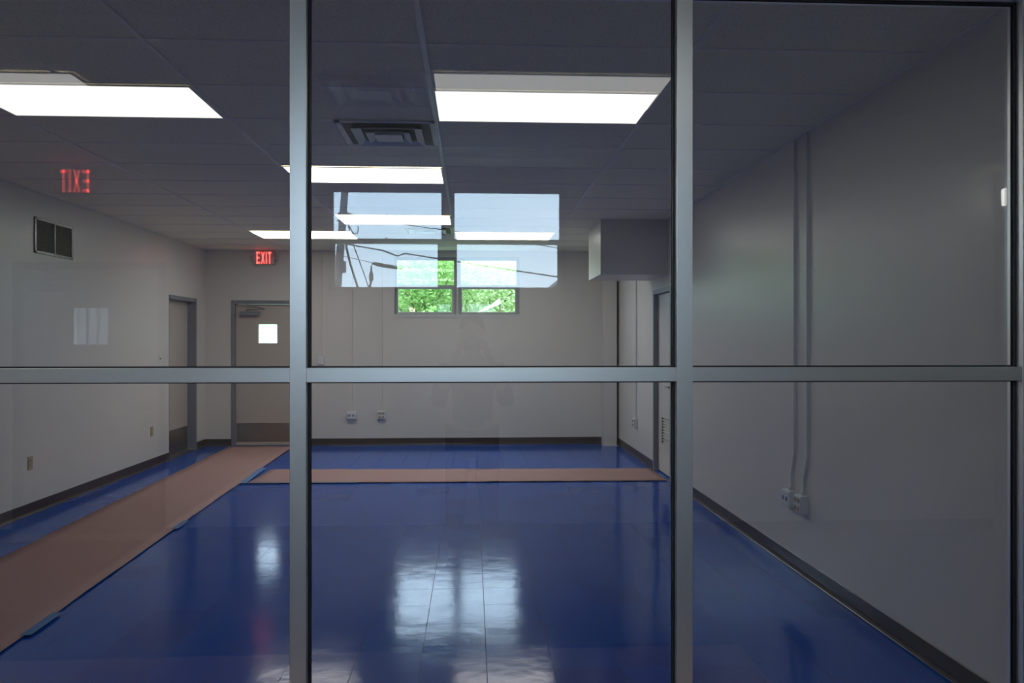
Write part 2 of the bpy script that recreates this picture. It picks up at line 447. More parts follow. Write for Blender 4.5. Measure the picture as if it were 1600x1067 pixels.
def left_door():
    root = bpy.data.objects.new('door_2', None); sc.collection.objects.link(root); root['kind'] = 'structure'
    root['label'] = 'recessed beige door with blue grey frame in the left wall'
    y0, y1, z0, z1 = DL
    b = nb()
    box(b, XL - .15, XL + .012, y1 - .05, y1, 0, z1); box(b, XL - .15, XL - .004, y0, y0 + .03, 0, z1)
    box(b, XL - .15, XL + .012, y0 + .0, y1, z1 - .05, z1)
    box(b, XL - .15, XL - .135, y0, y1, 0, z1)
    obj('door_frame', b, M_frame, root, bevel=.002)
    b = nb(); box(b, XL - .134, XL - .10, y0 + .033, y1 - .053, .012, z1 - .053); leaf = obj('door_leaf', b, M_leaf, root)
    b = nb(); box(b, XL - .10, XL - .096, y0 + .05, y1 - .065, .02, .34); obj('kick_plate', b, M_steel, leaf)
    b = nb(); box(b, XL - .134, XL, y0 + .03, y1 - .05, 0, .01); obj('threshold', b, M_steel, root)
    b = nb(); cyl(b, (XL - .085, y0 + .11, 1.0), 'x', .026, .03); bars(b, [(XL - .08, y0 + .11, 1.0), (XL - .04, y0 + .11, 1.0), (XL - .04, y0 + .22, 1.0)], .009)
    obj('door_handle', b, M_steel, leaf)
left_door()

def right_door():
    root = bpy.data.objects.new('door_3', None); sc.collection.objects.link(root); root['kind'] = 'structure'
    root['label'] = 'white door with louvre grille in the right wall'
    y0, y1, z0, z1 = DR
    b = nb()
    box(b, XR - .012, XR + .15, y1 - .05, y1, 0, z1); box(b, XR - .012, XR + .15, y0, y0 + .05, 0, z1)
    box(b, XR - .012, XR + .15, y0 + .05, y1 - .05, z1 - .05, z1); box(b, XR + .13, XR + .15, y0, y1, 0, z1)
    obj('door_frame', b, M_frame, root, bevel=.002)
    lx = XR + .045
    g = (8.63, 9.07, .335, .635)
    b = nb(); slab_holes(b, 'x', lx, lx + .04, y0 + .053, y1 - .053, .012, z1 - .053, [g]); leaf = obj('door_leaf', b, M_whdoor, root)
    b = nb()
    for r in ((g[0] - .02, g[0], g[2] - .02, g[3] + .02), (g[1], g[1] + .02, g[2] - .02, g[3] + .02), (g[0], g[1], g[3], g[3] + .02), (g[0], g[1], g[2] - .02, g[2])):
        box(b, lx - .008, lx + .01, *r)
    for k in range(9):
        z = g[2] + .008 + k * .0325
        v = [b.verts.new(p) for p in ((lx, g[0], z), (lx, g[1], z), (lx + .03, g[1], z + .02), (lx + .03, g[0], z + .02), (lx, g[0], z - .004), (lx, g[1], z - .004), (lx + .03, g[1], z + .016), (lx + .03, g[0], z + .016))]
        for f in ((0, 1, 2, 3), (4, 7, 6, 5), (0, 4, 5, 1), (3, 2, 6, 7)): b.faces.new([v[i] for i in f])
    obj('louvre_grille', b, M_whdoor, leaf)
    b = nb(); box(b, lx + .032, lx + .036, g[0], g[1], g[2], g[3]); obj('grille_back', b, M_dark, leaf)
    for z in (.28, 1.05, 1.80):
        b = nb(); cyl(b, (XR + .036, y1 - .055, z), 'z', .009, .1); box(b, XR + .03, XR + .05, y1 - .052, y1 - .049, z - .05, z + .05); obj('hinge', b, M_steel, leaf)
    b = nb(); cyl(b, (lx - .01, y0 + .12, 1.0), 'x', .028, .02); cyl(b, (lx - .03, y0 + .12, 1.0), 'x', .012, .04); bars(b, [(lx - .05, y0 + .115, 1.0), (lx - .052, y0 + .16, 1.0), (lx - .05, y0 + .26, 1.0)], [.011, .012, .009])
    obj('door_handle', b, M_steel, leaf)
right_door()

# ------------------------------------------------------------------ ceiling lights (2 x 4 ft lay-in panels)
def ceiling_light(loc, label, group):
    t = thing('ceiling_light', label, 'ceiling light', loc, 0, group)
    b = nb(); X, Y = .606, .303
    for r in ((-X, -X + .018, -Y, Y), (X - .018, X, -Y, Y), (-X, X, -Y, -Y + .018), (-X, X, Y - .018, Y)): box(b, *r, -.011, -.0065)
    obj('light_frame', b, M_grid, t)
    b = nb(); box(b, -X + .016, X - .016, -Y + .016, Y - .016, -.010, -.0068); obj('light_diffuser', b, M_panel, t)
    return t
GA = 'ceiling panel lights above the blue floor'
M_save = M_panel
def relamp(t, m):                                # output set row by row to imitate lens vignetting
    for c in t.children:
        if c.name.startswith('light_diffuser'):
            c.data = c.data.copy(); c.data.materials[0] = m
l0 = ceiling_light((COL + .61, ROW0 + .3, CZ), 'bright ceiling panel light nearest the glass, above the middle pane', GA)
for (kx, ky, lab) in ((-1.5, 0.5, 'bright ceiling panel light behind the top left pane'),
                      (-.5, 3.5, 'ceiling panel light just beyond the near square air vent'),
                      (-.5, 7.25, 'ceiling panel light overlapping the reflected left window, in front of the far vent'),
                      (-1.5, 9.3, 'far ceiling panel light nearest the exit sign'),
                      (.5, 9.3, 'far ceiling panel light above the right window, nearest the boxed soffit')):
    relamp(dup(l0, (COL + kx * 1.22, ROW0 + ky * PY - (.014 if ky < 1 else 0), CZ), 0, lab), M_panel_near if ky < 1 else (M_panel_mid if ky < 8 else M_panel_far))
GB = 'ceiling panel lights on the near side of the glass'
dup(l0, (.40, MIR - 4.235, CZ), 0, 'dim reflected ceiling panel light behind the bright near panel in the middle pane', GB)
dup(l0, (-2.55, MIR - 4.33, CZ), 0, 'dim reflected ceiling panel light behind the bright panel in the left pane', GB)

relamp(l0, M_panel_near)

# square four-way air diffusers
def diffuser(loc, label):
    t = thing('ceiling_vent', label, 'ceiling vent', loc, 0, 'square ceiling air vents')
    b = nb()
    for r in ((-.3, -.265, -.3, .3), (.265, .3, -.3, .3), (-.3, .3, -.3, -.265), (-.3, .3, .265, .3)): box(b, *r, -.012, -.004)
    obj('vent_frame', b, M_diff, t, bevel=.002)
    b = nb(); box(b, -.27, .27, -.27, .27, -.0075, -.0045); obj('vent_throat', b, M_dark, t)
    for (ri, ro, z) in ((.165, .215, -.012), (.09, .135, -.016)):
        b = nb()
        I = [b.verts.new((sx * ri, sy * ri, z + .002)) for sx, sy in ((-1, -1), (1, -1), (1, 1), (-1, 1))]
        O = [b.verts.new((sx * ro, sy * ro, z - .018)) for sx, sy in ((-1, -1), (1, -1), (1, 1), (-1, 1))]
        for k in range(4): b.faces.new((I[k], I[(k + 1) % 4], O[(k + 1) % 4], O[k]))
        o = obj('vent_cone', b, M_diff, t); m_ = o.modifiers.new('s', 'SOLIDIFY'); m_.thickness = .004
    b = nb(); box(b, -.085, .085, -.085, .085, -.038, -.033); obj('vent_core', b, M_diff, t, bevel=.003)
    return t
d0 = diffuser((COL - .305, ROW0 + 1.45 * PY, CZ), 'square ceiling air vent just beyond the nearest middle panel light')
dup(d0, (COL - .305, ROW0 + 8.5 * PY, CZ), 0, 'far square ceiling air vent behind the reflected left window')
dup(d0, (COL - .29, MIR - 4.235, CZ), 0, 'faint reflected square ceiling vent above the real near vent')

# ------------------------------------------------------------------ exit signs
def exit_sign(loc, rz, label):
    t = thing('exit_sign', label, 'exit sign', loc, rz)
    b = nb(); box(b, -.150, .150, -.045, 0, -.098, .098); obj('sign_housing', b, M_signface, t, bevel=.012)
    for s in (-1, 1):
        b = nb(); cyl(b, (s * .165, -.03, .0), 'x', .035, .05, r2=.035); obj('lamp_head', b, M_signface, t, smooth=False)
    L = {'E': [(0, .013, 0, 1), (0, .046, 0, .14), (0, .040, .43, .57), (0, .046, .86, 1)], 'I': [(0, .014, 0, 1)], 'T': [(.017, .031, 0, 1), (0, .048, .86, 1)]}
    x = -.104; H = .165; z0 = -H / 2 + .005
    for ch, wd in (('E', .046), ('X', .052), ('I', .014), ('T', .048)):
        b = nb()
        if ch == 'X':
            for s in (0, 1):
                xa, xb = (0, wd - .014) if s == 0 else (wd - .014, 0)
                v = [b.verts.new((x + a, y, z)) for y in (-.0495, -.0455) for a, z in ((xa, z0), (xa + .014, z0), (xb + .014, z0 + H), (xb, z0 + H))]
                for f in ((0, 1, 2, 3), (4, 7, 6, 5), (0, 4, 5, 1), (1, 5, 6, 2), (2, 6, 7, 3), (3, 7, 4, 0)): b.faces.new([v[i] for i in f])
        else:
            for (a, c, e, f) in L[ch]: box(b, x + a, x + c, -.0495, -.0455, z0 + e * H, z0 + f * H)
        obj('letter', b, M_red, t)
        x += wd + .0155
    return t
exit_sign((-2.97, YB, 2.685), 0, 'lit red exit sign above the far door')
exit_sign((-2.934, YN, 2.672), math.pi, 'lit exit sign seen reversed, reflected in the left pane')

# ------------------------------------------------------------------ wall fittings
def wall_thing(name, label, cat, loc, wall, group=None):
    rz = {'back': 0, 'left': math.pi / 2, 'right': -math.pi / 2}[wall]     # local -y points into the room
    return thing(name, label, cat, loc, rz, group)

def raceway_outlet(label, wall, loc, top, kind, jog=0):
    """surface box at loc with a raceway running up to the ceiling; kind: data, socket, switch"""
    t = wall_thing('surface_outlet' if kind != 'switch' else 'surface_switch', label, 'outlet' if kind != 'switch' else 'light switch', loc, wall)
    h = top - loc[2]
    W, H = (.068, .055) if kind == 'data' else ((.055, .058) if kind == 'socket' else (.046, .062))
    b = nb(); box(b, -W, W, -.052, 0, -H, H); body = obj('outlet_box', b, M_white, t, bevel=.006)
    if kind == 'data':
        b = nb(); box(b, -W * .86, W * .86, -.056, -.051, -H * .8, H * .8); obj('faceplate', b, M_white, body, bevel=.002)
        for x in (-.028, .028):
            b = nb(); box(b, x - .011, x + .011, -.058, -.055, -.012, .014); obj('port', b, M_bluep, body)
    elif kind == 'socket':
        b = nb(); box(b, -W * .9, W * .9, -.056, -.051, -H * .9, H * .9); obj('faceplate', b, M_white, body, bevel=.002)
        for x in (-.024, .024):
            for z in (-.026, .026):
                b = nb(); box(b, x - .017, x + .017, -.0585, -.0555, z - .016, z + .016); so = obj('socket', b, M_tan, body, bevel=.004)
                b = nb(); box(b, x - .007, x - .005, -.0590, -.058, z - .004, z + .008); box(b, x + .005, x + .007, -.0590, -.058, z - .004, z + .008); obj('slot', b, M_dark, so)
    else:
        b = nb(); box(b, -.004, .004, -.062, -.05, -.012, .012); obj('toggle', b, M_white, body)
    b = nb(); r = .0115
    path = [(0, H - .01), (0, .16), (jog, .30), (jog, h)] if jog else [(0, H - .01), (0, h)]
    for (xa, za), (xb, zb) in zip(path, path[1:]):
        v = [b.verts.new((xx + s * r, y, zz)) for (xx, zz) in ((xa, za), (xb, zb)) for s in (-1, 1) for y in (0, -.020)]
        for f in ((0, 1, 3, 2), (4, 6, 7, 5), (0, 4, 5, 1), (2, 3, 7, 6), (1, 5, 7, 3), (0, 2, 6, 4)): b.faces.new([v[i] for i in f])
    rw = obj('raceway', b, M_wall if wall == 'back' else M_white, t)
    b = nb(); zc = .42 if h > 1.8 else .3
    box(b, jog - r - .002, jog + r + .002, -.0225, 0, zc, zc + .022)
    obj('raceway_clip', b, M_wall if wall == 'back' else M_white, rw)
    b = nb(); box(b, -.018, .018, -.03, 0, H - .002, H + .02); obj('raceway_collar', b, M_white, rw)
    return t
yb_ = YB
raceway_outlet('white surface switch box high on the far wall, left of the two outlets', 'back', (-2.170, yb_, 1.228), CZ, 'switch')
raceway_outlet('white data outlet with two blue ports low on the far wall', 'back', (-1.735, yb_, .43), CZ, 'data')
raceway_outlet('white four socket outlet low on the far wall, right of the data outlet', 'back', (-1.308, yb_, .435), CZ, 'socket')
raceway_outlet('white data outlet with two dark ports on the right wall, farther of the pair', 'right', (XR, 5.215, .462), CZ, 'data', jog=.045)
raceway_outlet('white four socket outlet on the right wall, nearer of the pair', 'right', (XR, 5.015, .462), CZ, 'socket', jog=.05)
raceway_outlet('white surface outlet on the right wall between column and louvred door', 'right', (XR, 10.25, .45), CZ, 'socket')

def flush_plate(name, label, cat, loc, wall, kind, m):
    t = wall_thing(name, label, cat, loc, wall)
    b = nb(); box(b, -.036, .036, -.007, 0, -.058, .058); p = obj('faceplate', b, m, t, bevel=.003)
    if kind == 'socket':
        for z in (-.022, .022):
            b = nb(); box(b, -.017, .017, -.0095, -.0065, z - .014, z + .014); s = obj('socket', b, m, t, bevel=.005)
            b = nb(); box(b, -.007, -.005, -.0102, -.009, z - .004, z + .006); box(b, .005, .007, -.0102, -.009, z - .004, z + .006); obj('slot', b, M_dark, s)
    else:
        b = nb(); box(b, -.009, .009, -.012, -.0065, -.010, .012); obj('keyhole', b, M_dark, t, bevel=.002)
    return t
flush_plate('wall_switch', 'pale key switch plate on the left wall beside the recessed door', 'switch', (XL, 10.03, 1.285), 'left', 'key', M_white)
flush_plate('wall_outlet', 'small almond outlet on the left wall nearest the recessed door', 'outlet', (XL, 9.79, .425), 'left', 'socket', M_beige)
flush_plate('wall_outlet', 'larger looking almond outlet on the left wall, nearest the glass', 'outlet', (XL, 7.15, .445), 'left', 'socket', M_beige)

# wall return-air grille
t = wall_thing('wall_vent', 'square louvred metal air grille high on the left wall', 'vent', (XL, 7.545, 2.425), 'left')
GW, GH = .335, .158
b = nb(); box(b, -GW + .02, GW - .02, -.002, .0, -GH + .02, GH - .02); obj('vent_back', b, M_dark, t)
b = nb(); e = .024
for r in ((-GW, -GW + e, -GH, GH), (GW - e, GW, -GH, GH), (-GW, GW, GH - e, GH), (-GW, GW, -GH, -GH + e)): box(b, r[0], r[1], -.012, 0, r[2], r[3])
box(b, -.008, .008, -.014, 0, -GH, GH)
obj('vent_frame', b, mat('grille_frame', (.24, .235, .235), .3, metal=.4), t, bevel=.002)
b = nb()
for k in range(15):
    z = -GH + .03 + k * (2 * GH - .05) / 15
    v = [b.verts.new(p) for p in ((-GW + e, -.002, z + .011), (GW - e, -.002, z + .011), (GW - e, -.012, z), (-GW + e, -.012, z))]
    b.faces.new(v)
o = obj('louvre_slats', b, mat('grille_slat', (.20, .19, .18), .45, metal=.4), t); o.modifiers.new('s', 'SOLIDIFY').thickness = .0015

# ------------------------------------------------------------------ paper floor runners and tape
def runner(label, left, right, zt, seed):
    R_ = random.Random(seed); b = nb(); n = 60
    def along(P, s):
        for (s0, p), (s1, q) in zip(P, P[1:]):
            if s0 <= s <= s1:
                k = (s - s0) / (s1 - s0); return (p[0] + (q[0] - p[0]) * k, p[1] + (q[1] - p[1]) * k)
    rows = []
    for i in range(n + 1):
        s = i / n; a, c = along(left, s), along(right, s); row = []
        for j in range(9):
            k = j / 8; x = a[0] + (c[0] - a[0]) * k; y = a[1] + (c[1] - a[1]) * k
            z = zt + .0015 * math.sin(i * .9 + j) * (1 if 0 < j < 8 else .3) + (R_.random() * .004 if j in (0, 8) else 0)
            row.append(b.verts.new((x, y, z)))
        rows.append(row)
    for r0, r1 in zip(rows, rows[1:]):
        for j in range(8): b.faces.new((r0[j], r0[j + 1], r1[j + 1], r1[j]))
    o = obj('paper_runner', b, M_paper, smooth=True)
    m_ = o.modifiers.new('s', 'SOLIDIFY'); m_.thickness = .0015
    return tag(o, label, 'floor paper')
runner('long pinkish brown paper runner from the far door towards the glass', [(0, (-3.22, 2.75)), (.33, (-3.23, 5.69)), (.57, (-3.32, 7.93)), (.76, (-3.365, 9.63)), (1, (-3.45, 11.62))],
       [(0, (-2.20, 2.75)), (.13, (-2.25, 3.96)), (.45, (-2.37, 6.8)), (.65, (-2.44, 8.66)), (.9, (-2.515, 10.99)), (1, (-2.535, 11.62))], .006, 3)
runner('short pinkish brown paper runner crossing the floor to the louvred door', [(0, (-2.33, 9.50)), (.5, (-.1, 9.42)), (1, (2.085, 9.36))],
       [(0, (-2.36, 8.585)), (.5, (-.1, 8.55)), (1, (2.085, 8.53))], .006, 5)
runner('pinkish brown paper on the floor on the near side of the glass', [(0, (-3.7, 2.42)), (.5, (-1, 2.44)), (1, (1.3, 2.42))], [(0, (-3.7, 1.33)), (.5, (-1, 1.30)), (1, (1.3, 1.28))], .006, 9)
def tape(label, pts, wd):
    b = nb(); (x0, y0), (x1, y1) = pts; d = Vector((x1 - x0, y1 - y0)).normalized(); nrm = Vector((d.y, -d.x)) * wd / 2
    k = 12; L0, L1 = [], []
    for i in range(k + 1):
        x = x0 + (x1 - x0) * i / k; y = y0 + (y1 - y0) * i / k
        L0.append(b.verts.new((x - nrm.x, y - nrm.y, .0125 if i % 3 else .0122))); L1.append(b.verts.new((x + nrm.x, y + nrm.y, .0125)))
    for i in range(k): b.faces.new((L0[i], L1[i], L1[i + 1], L0[i + 1]))
    o = obj('masking_tape', b, M_tape); o.modifiers.new('s', 'SOLIDIFY').thickness = .0006
    return tag(o, label, 'tape')
tape('long blue masking tape strip where the two paper runners meet', ((-2.40, 8.56), (-2.45, 9.58)), .075)
tape('small blue tape patch on the edge of the long runner, halfway along', ((-2.352, 6.50), (-2.366, 6.80)), .05)
tape('blue tape patch on the edge of the long runner nearest the glass', ((-2.250, 4.18), (-2.262, 4.52)), .055)
tape('thin blue tape strip along the near edge of the crossing runner', ((-2.36, 8.575), (-1.2, 8.56)), .035)

# ------------------------------------------------------------------ outdoors beyond the far windows
M_grass = mat('rough_grass', (.10, .17, .05), .9, noise=(2, .4))
M_asph = mat('asphalt', (.20, .20, .20), .9, noise=(3, .2))
b = nb(); box(b, -60, 60, YB + .16, 90, -.2, -.1); obj('ground', b, M_grass, kind='structure')
b = nb(); rr = random.Random(4); Gd = []
for j in range(13):
    Gd.append([b.verts.new((-60 + i * 5 + rr.uniform(-1, 1), 31 + j * 4, -.12 + (9.5 * (j / 12) ** .8 if j else 0) + (rr.uniform(-.4, .5) if j else 0))) for i in range(25)])
for j in range(12):
    for i in range(24): b.faces.new((Gd[j][i], Gd[j][i + 1], Gd[j + 1][i + 1], Gd[j + 1][i]))
obj('hillside_ground', b, mat('bushy_hillside', (.18, .28, .10), .9, noise=(1.2, .5)), smooth=True, kind='structure')
b = nb(); box(b, -60, 60, -90, YN - .16, -.2, -.1); obj('ground', b, M_asph, kind='structure')

def leaf_mat(name, c0, c1):
    m = bpy.data.materials.new(name); nt, p = nodes(m); N, L = nt.nodes, nt.links
    g = N.new('ShaderNodeNewGeometry'); cr = N.new('ShaderNodeValToRGB')
    cr.color_ramp.elements[0].color = (*c0, 1); cr.color_ramp.elements[1].color = (*c1, 1)
    L.new(g.outputs['Random Per Island'], cr.inputs[0]); L.new(cr.outputs[0], p.inputs['Base Color'])
    p.inputs['Roughness'].default_value = .5
    tr = N.new('ShaderNodeBsdfTranslucent'); L.new(cr.outputs[0], tr.inputs[0])
    mx = N.new('ShaderNodeMixShader'); mx.inputs[0].default_value = .5
    L.new(p.outputs[0], mx.inputs[1]); L.new(tr.outputs[0], mx.inputs[2]); L.new(mx.outputs[0], N['Material Output'].inputs[0])
    return m
M_l1 = leaf_mat('light_green_leaves', (.26, .40, .12), (.62, .70, .36))
M_l2 = leaf_mat('deep_green_leaves', (.15, .32, .06), (.42, .58, .20))
M_l3 = leaf_mat('pink_blossom', (.55, .25, .18), (.75, .50, .40))
M_bark = mat('bark', (.12, .09, .06), .9, noise=(12, .3))

def foliage(bm, c, R, n, size, rnd):
    for _ in range(n):
        while True:
            v = Vector((rnd.uniform(-1, 1), rnd.uniform(-1, 1), rnd.uniform(-1, 1)))
            if .35 < v.length < 1: break
        p = Vector(c) + Vector((v.x * R[0], v.y * R[1], v.z * R[2]))
        a = Vector((rnd.gauss(0, 1), rnd.gauss(0, 1), rnd.gauss(0, .6))).normalized(); q = a.cross(Vector((rnd.gauss(0, 1), rnd.gauss(0, 1), rnd.gauss(0, 1)))).normalized()
        s = size * rnd.uniform(.6, 1.3)
        vs_ = [bm.verts.new(p + a * s), bm.verts.new(p + q * s * .45), bm.verts.new(p - a * s), bm.verts.new(p - q * s * .45)]
        bm.faces.new(vs_)

def tree(name, label, x, y, h, r, m, seed, n=9000, size=.065, group='trees outside the far windows', cat='tree'):
    rnd = random.Random(seed)
    t = thing(name, label, cat, (x, y, -.1), 0, group)
    b = nb(); bars(b, [(0, 0, 0), (.05, .03, h * .3), (-.04, 0, h * .6)], [.10, .075, .04])
    for k in range(5):
        a = k * 1.26 + rnd.random(); bars(b, [(0, .02, h * (.25 + .06 * k)), (math.cos(a) * r * .55, math.sin(a) * r * .55, h * (.45 + .07 * k))], [.04, .015], 6)
    obj('trunk', b, M_bark, t, smooth=True)
    b = nb()
    for k in range(9):
        a = rnd.uniform(0, 6.28); q = rnd.uniform(0, r * .6); cz = rnd.uniform(.28, .82) * h
        foliage(b, (math.cos(a) * q, math.sin(a) * q, cz), (r * .55, r * .55, h * .19), n // 9, size, rnd)
    obj('foliage', b, m, t)
    return t
TR = [('leafy_tree', 'deep green tree outside, filling the left far window', -1.25, 22.0, 4.4, 1.5, M_l2, 1),
      ('leafy_tree', 'pale green tree outside, filling the right far window', .55, 23.0, 4.6, 1.7, M_l1, 2),
      ('leafy_tree', 'light green tree outside behind the window divider', -.3, 25.0, 5.4, 1.8, M_l1, 3),
      ('leafy_tree', 'light green tree outside at the left edge of the far windows', -2.9, 24.5, 5.0, 1.6, M_l1, 4),
      ('leafy_tree', 'deep green tree outside at the right edge of the far windows', 2.4, 22.5, 4.5, 1.6, M_l2, 5),
      ('leafy_tree', 'tall deep green tree farther back, behind the left far window', -2.0, 28.0, 6.2, 2.3, M_l2, 6),
      ('leafy_tree', 'tall light green tree farther back, behind the right far window', 1.6, 28.0, 6.2, 2.4, M_l1, 7),
      ('leafy_tree', 'light green tree outside, hidden mostly by the wall right of the windows', 4.6, 24.0, 4.8, 1.8, M_l1, 8)]
for a in TR: tree(*a)
# low shrubs in front
SH = [('leafy_shrub', 'light green shrub low in the right far window', .3, 19.6, 2.35, .95, M_l1, 11),
      ('leafy_shrub', 'deep green shrub low in the left far window', -.75, 19.4, 2.45, .75, M_l2, 12),
      ('leafy_shrub', 'light green shrub low at the right edge of the right far window', 1.35, 19.8, 2.4, .9, M_l2, 13)]
for a in SH: tree(*a, n=1800, size=.075, group='shrubs outside the far windows', cat='shrub')
tree('blossoming_shrub', 'pinkish blossoming shrub low in the left far window', -1.42, 19.0, 2.45, .42, M_l3, 14, n=420, size=.06, group=None, cat='shrub')
tree('leafy_shrub', 'pale green shrub low at the left edge of the left far window', -1.75, 19.7, 2.5, .8, M_l1, 15, n=1500, size=.07, group='shrubs outside the far windows', cat='shrub')
# pale sheet lying over the shrubs
b = nb(); G = []
for i in range(7):
    G.append([b.verts.new((.02 + i * .105, 18.5 + j * .25, 2.14 + i * .022 + .10 * (i / 6) ** 2 + j * .05 * (i / 6) + .012 * math.sin(i * 2 + j))) for j in range(4)])
for i in range(6):
    for j in range(3): b.faces.new((G[i][j], G[i + 1][j], G[i + 1][j + 1], G[i][j + 1]))
o = obj('plastic_sheet', b, mat('pale_plastic_sheet', (.62, .68, .74), .35), smooth=True); o.modifiers.new('s', 'SOLIDIFY').thickness = .004
tag(o, 'pale plastic sheet draped over shrubs, low in the right far window', 'sheet')
b = nb(); bars(b, [(.04, 18.55, -.1), (.04, 18.55, 2.14)], .02); bars(b, [(.64, 18.55, -.1), (.64, 18.55, 2.36)], .02)
obj('sheet_stake', b, M_bark, o)
# pale wall seen through the far door's window
b = nb(); box(b, -9.0, -3.9, 22, 22.25, -.1, 1.87); box(b, -9.05, -3.85, 21.96, 22.29, 1.87, 1.93)
tag(obj('garden_wall', b, mat('white_render', (.80, .81, .80), .8, noise=(3, .04))), 'white rendered wall outside, seen through the exit door window', 'wall')

# ------------------------------------------------------------------ outdoors behind the photographer, seen only as reflections
def V(x, y, Yv):                                # reflected point: photo position and its distance beyond the glass plane's mirror
    a, e = (x - 800) / F_PX, (534 - y) / F_PX
    c_, s_ = math.cos(YAW), math.sin(YAW)
    rx, ry = a * c_ + s_, c_ - a * s_
    t_ = Yv / ry
    return (rx * t_, MIR - Yv, CAM_Z + e * t_)
YV = 30.0
M_pole = mat('weathered_wood_pole', (.13, .12, .12), .85, noise=(5, .2))
M_cable = mat('black_cable', (.03, .03, .032), .6)
p0, p1 = Vector(V(539, 297, YV)), Vector(V(527, 450, YV))
d = (p1 - p0)
b = nb(); bars(b, [p0 - d * .45, p0, p1, p1 + d * (p1.z / abs(d.z))], [.12, .13, .15, .18], 14)
t = thing('utility_pole', 'leaning wooden utility pole, reflected in the left window', 'utility pole')
obj('pole', b, M_pole, t, smooth=True)
b = nb(); q = Vector(V(537, 417, YV)); box(b, q.x - .07, q.x + .07, q.y - .15, q.y + .15, q.z - .21, q.z + .21); obj('junction_box', b, M_cable, t)
b = nb(); bars(b, [V(528, 334, YV), V(537, 332, YV), V(551, 336, YV)], .05, 6); bars(b, [V(527, 345, YV), V(545, 342, YV)], .03, 6)
obj('bracket', b, M_pole, t)
def wire(label, pts, r):
    b = nb(); bars(b, [V(x, y, YV) for x, y in pts], r, 6)
    return tag(obj('overhead_cable', b, M_cable, smooth=True), label, 'cable', 'overhead cables by the pole')
wire('thick cable bundle sloping down beside the reflected pole', [(537, 300), (538, 360), (542, 390), (548, 415), (560, 452), (580, 500)], .045)
wire('thin guy cable right of the thick bundle in the reflection', [(540, 330), (545, 355), (553, 385), (566, 420), (577, 452), (590, 490)], .022)
wire('kinked overhead cable crossing the reflected lower left window', [(542, 381), (556, 384), (597, 391), (621, 400), (633, 396), (690, 405), (780, 419), (880, 434), (960, 447)], .028)
wire('thin straight overhead cable crossing the reflected upper windows', [(541, 333), (556, 337), (640, 352), (714, 362), (800, 376), (900, 392)], .016)
wire('looped cable hanging from the reflected pole', [(545, 352), (552, 365), (558, 365), (560, 358), (559, 353)], .022)
wire('faint overhead cable low in the reflected left window', [(537, 400), (580, 410), (640, 418)], .013)
t = thing('street_lamp', 'hooked street lamp with long thick arm, reflected left window', 'street lamp')
b = nb(); bars(b, [V(576, 500, YV), V(576, 452, YV), V(580, 440, YV), V(580, 425, YV), V(580, 416, YV), V(582, 412, YV), V(586, 411, YV)], [.06, .06, .04, .04, .03, .03, .03], 8); obj('lamp_post', b, M_cable, t)
b = nb(); bars(b, [V(584, 411.5, YV), V(590, 413, YV), V(610, 417, YV), V(628, 420, YV)], [.06, .075, .065, .03], 8); obj('lamp_arm', b, M_cable, t)
b = nb(); bars(b, [V(580, 424, YV), V(580, 428, YV), V(580, 437, YV), V(579, 441, YV)], [.03, .085, .085, .03], 10); obj('lamp_head', b, M_cable, t)
# neighbouring gable roof at the right edge
t = thing('neighbour_house', 'corner of a neighbouring roof, bottom right of the reflected windows', 'house')
e0 = Vector(V(857, 453, 24)); e1 = Vector(V(879, 435, 24)); dr = (e1 - e0); apex = e0 + dr * 4
b = nb()
for s in (0, 1):
    pass
fx = apex.x + (apex.x - e0.x)
P = [(e0.x, e0.z), (apex.x, apex.z), (fx, e0.z)]
A = [b.verts.new((x, e0.y, z)) for x, z in P] + [b.verts.new((x, e0.y, z - .25)) for x, z in P]
B = [b.verts.new((x, e0.y - 9, z)) for x, z in P] + [b.verts.new((x, e0.y - 9, z - .25)) for x, z in P]
for i, j in ((0, 1), (1, 2)):
    b.faces.new((A[i], A[j], B[j], B[i])); b.faces.new((A[i + 3], B[i + 3], B[j + 3], A[j + 3])); b.faces.new((A[i], A[i + 3], A[j + 3], A[j])); b.faces.new((B[i], B[j], B[j + 3], B[i + 3]))
obj('roof', b, mat('grey_shingle', (.14, .13, .125), .85, noise=(6, .2)), t)
b = nb(); z_ = e0.z - .2
A = [b.verts.new((x, e0.y - .3, z)) for x, z in ((e0.x + .5, -.1), (fx - .5, -.1), (fx - .5, z_), (apex.x, apex.z - .3), (e0.x + .5, z_))]
B = [b.verts.new((v.co.x, v.co.y - 8.4, v.co.z)) for v in A]
b.faces.new(A); b.faces.new(B[::-1])
for i in range(5): b.faces.new((A[i], A[(i + 1) % 5], B[(i + 1) % 5], B[i]))
obj('house_wall', b, mat('siding', (.42, .41, .39), .8), t)
# ribbed fence outside the near exit door
t = thing('metal_fence', 'grey ribbed fence reflected through the near exit door window', 'fence', (0, -4.6, 0))
b = nb()
x = -7.5
while x < -1.2:
    box(b, x, x + .075, -.02, .02, -.1, 1.93); box(b, x + .075, x + .125, -.045, -.01, -.1, 1.93); x += .125
obj('fence_panel', b, mat('galvanised_sheet', (.13, .135, .14), .55, metal=.2, noise=(5, .15)), t)
b = nb()
A = [b.verts.new((xx, y, z)) for y in (.02, .10) for xx, z in ((-7.5, .92), (-1.2, 1.62), (-1.2, 1.70), (-7.5, 1.00))]
for f in ((0, 1, 2, 3), (4, 7, 6, 5), (0, 4, 5, 1), (1, 5, 6, 2), (2, 6, 7, 3), (3, 7, 4, 0)): b.faces.new([A[i] for i in f])
obj('fence_rail', b, mat('white_rail', (.75, .75, .75), .5), t)

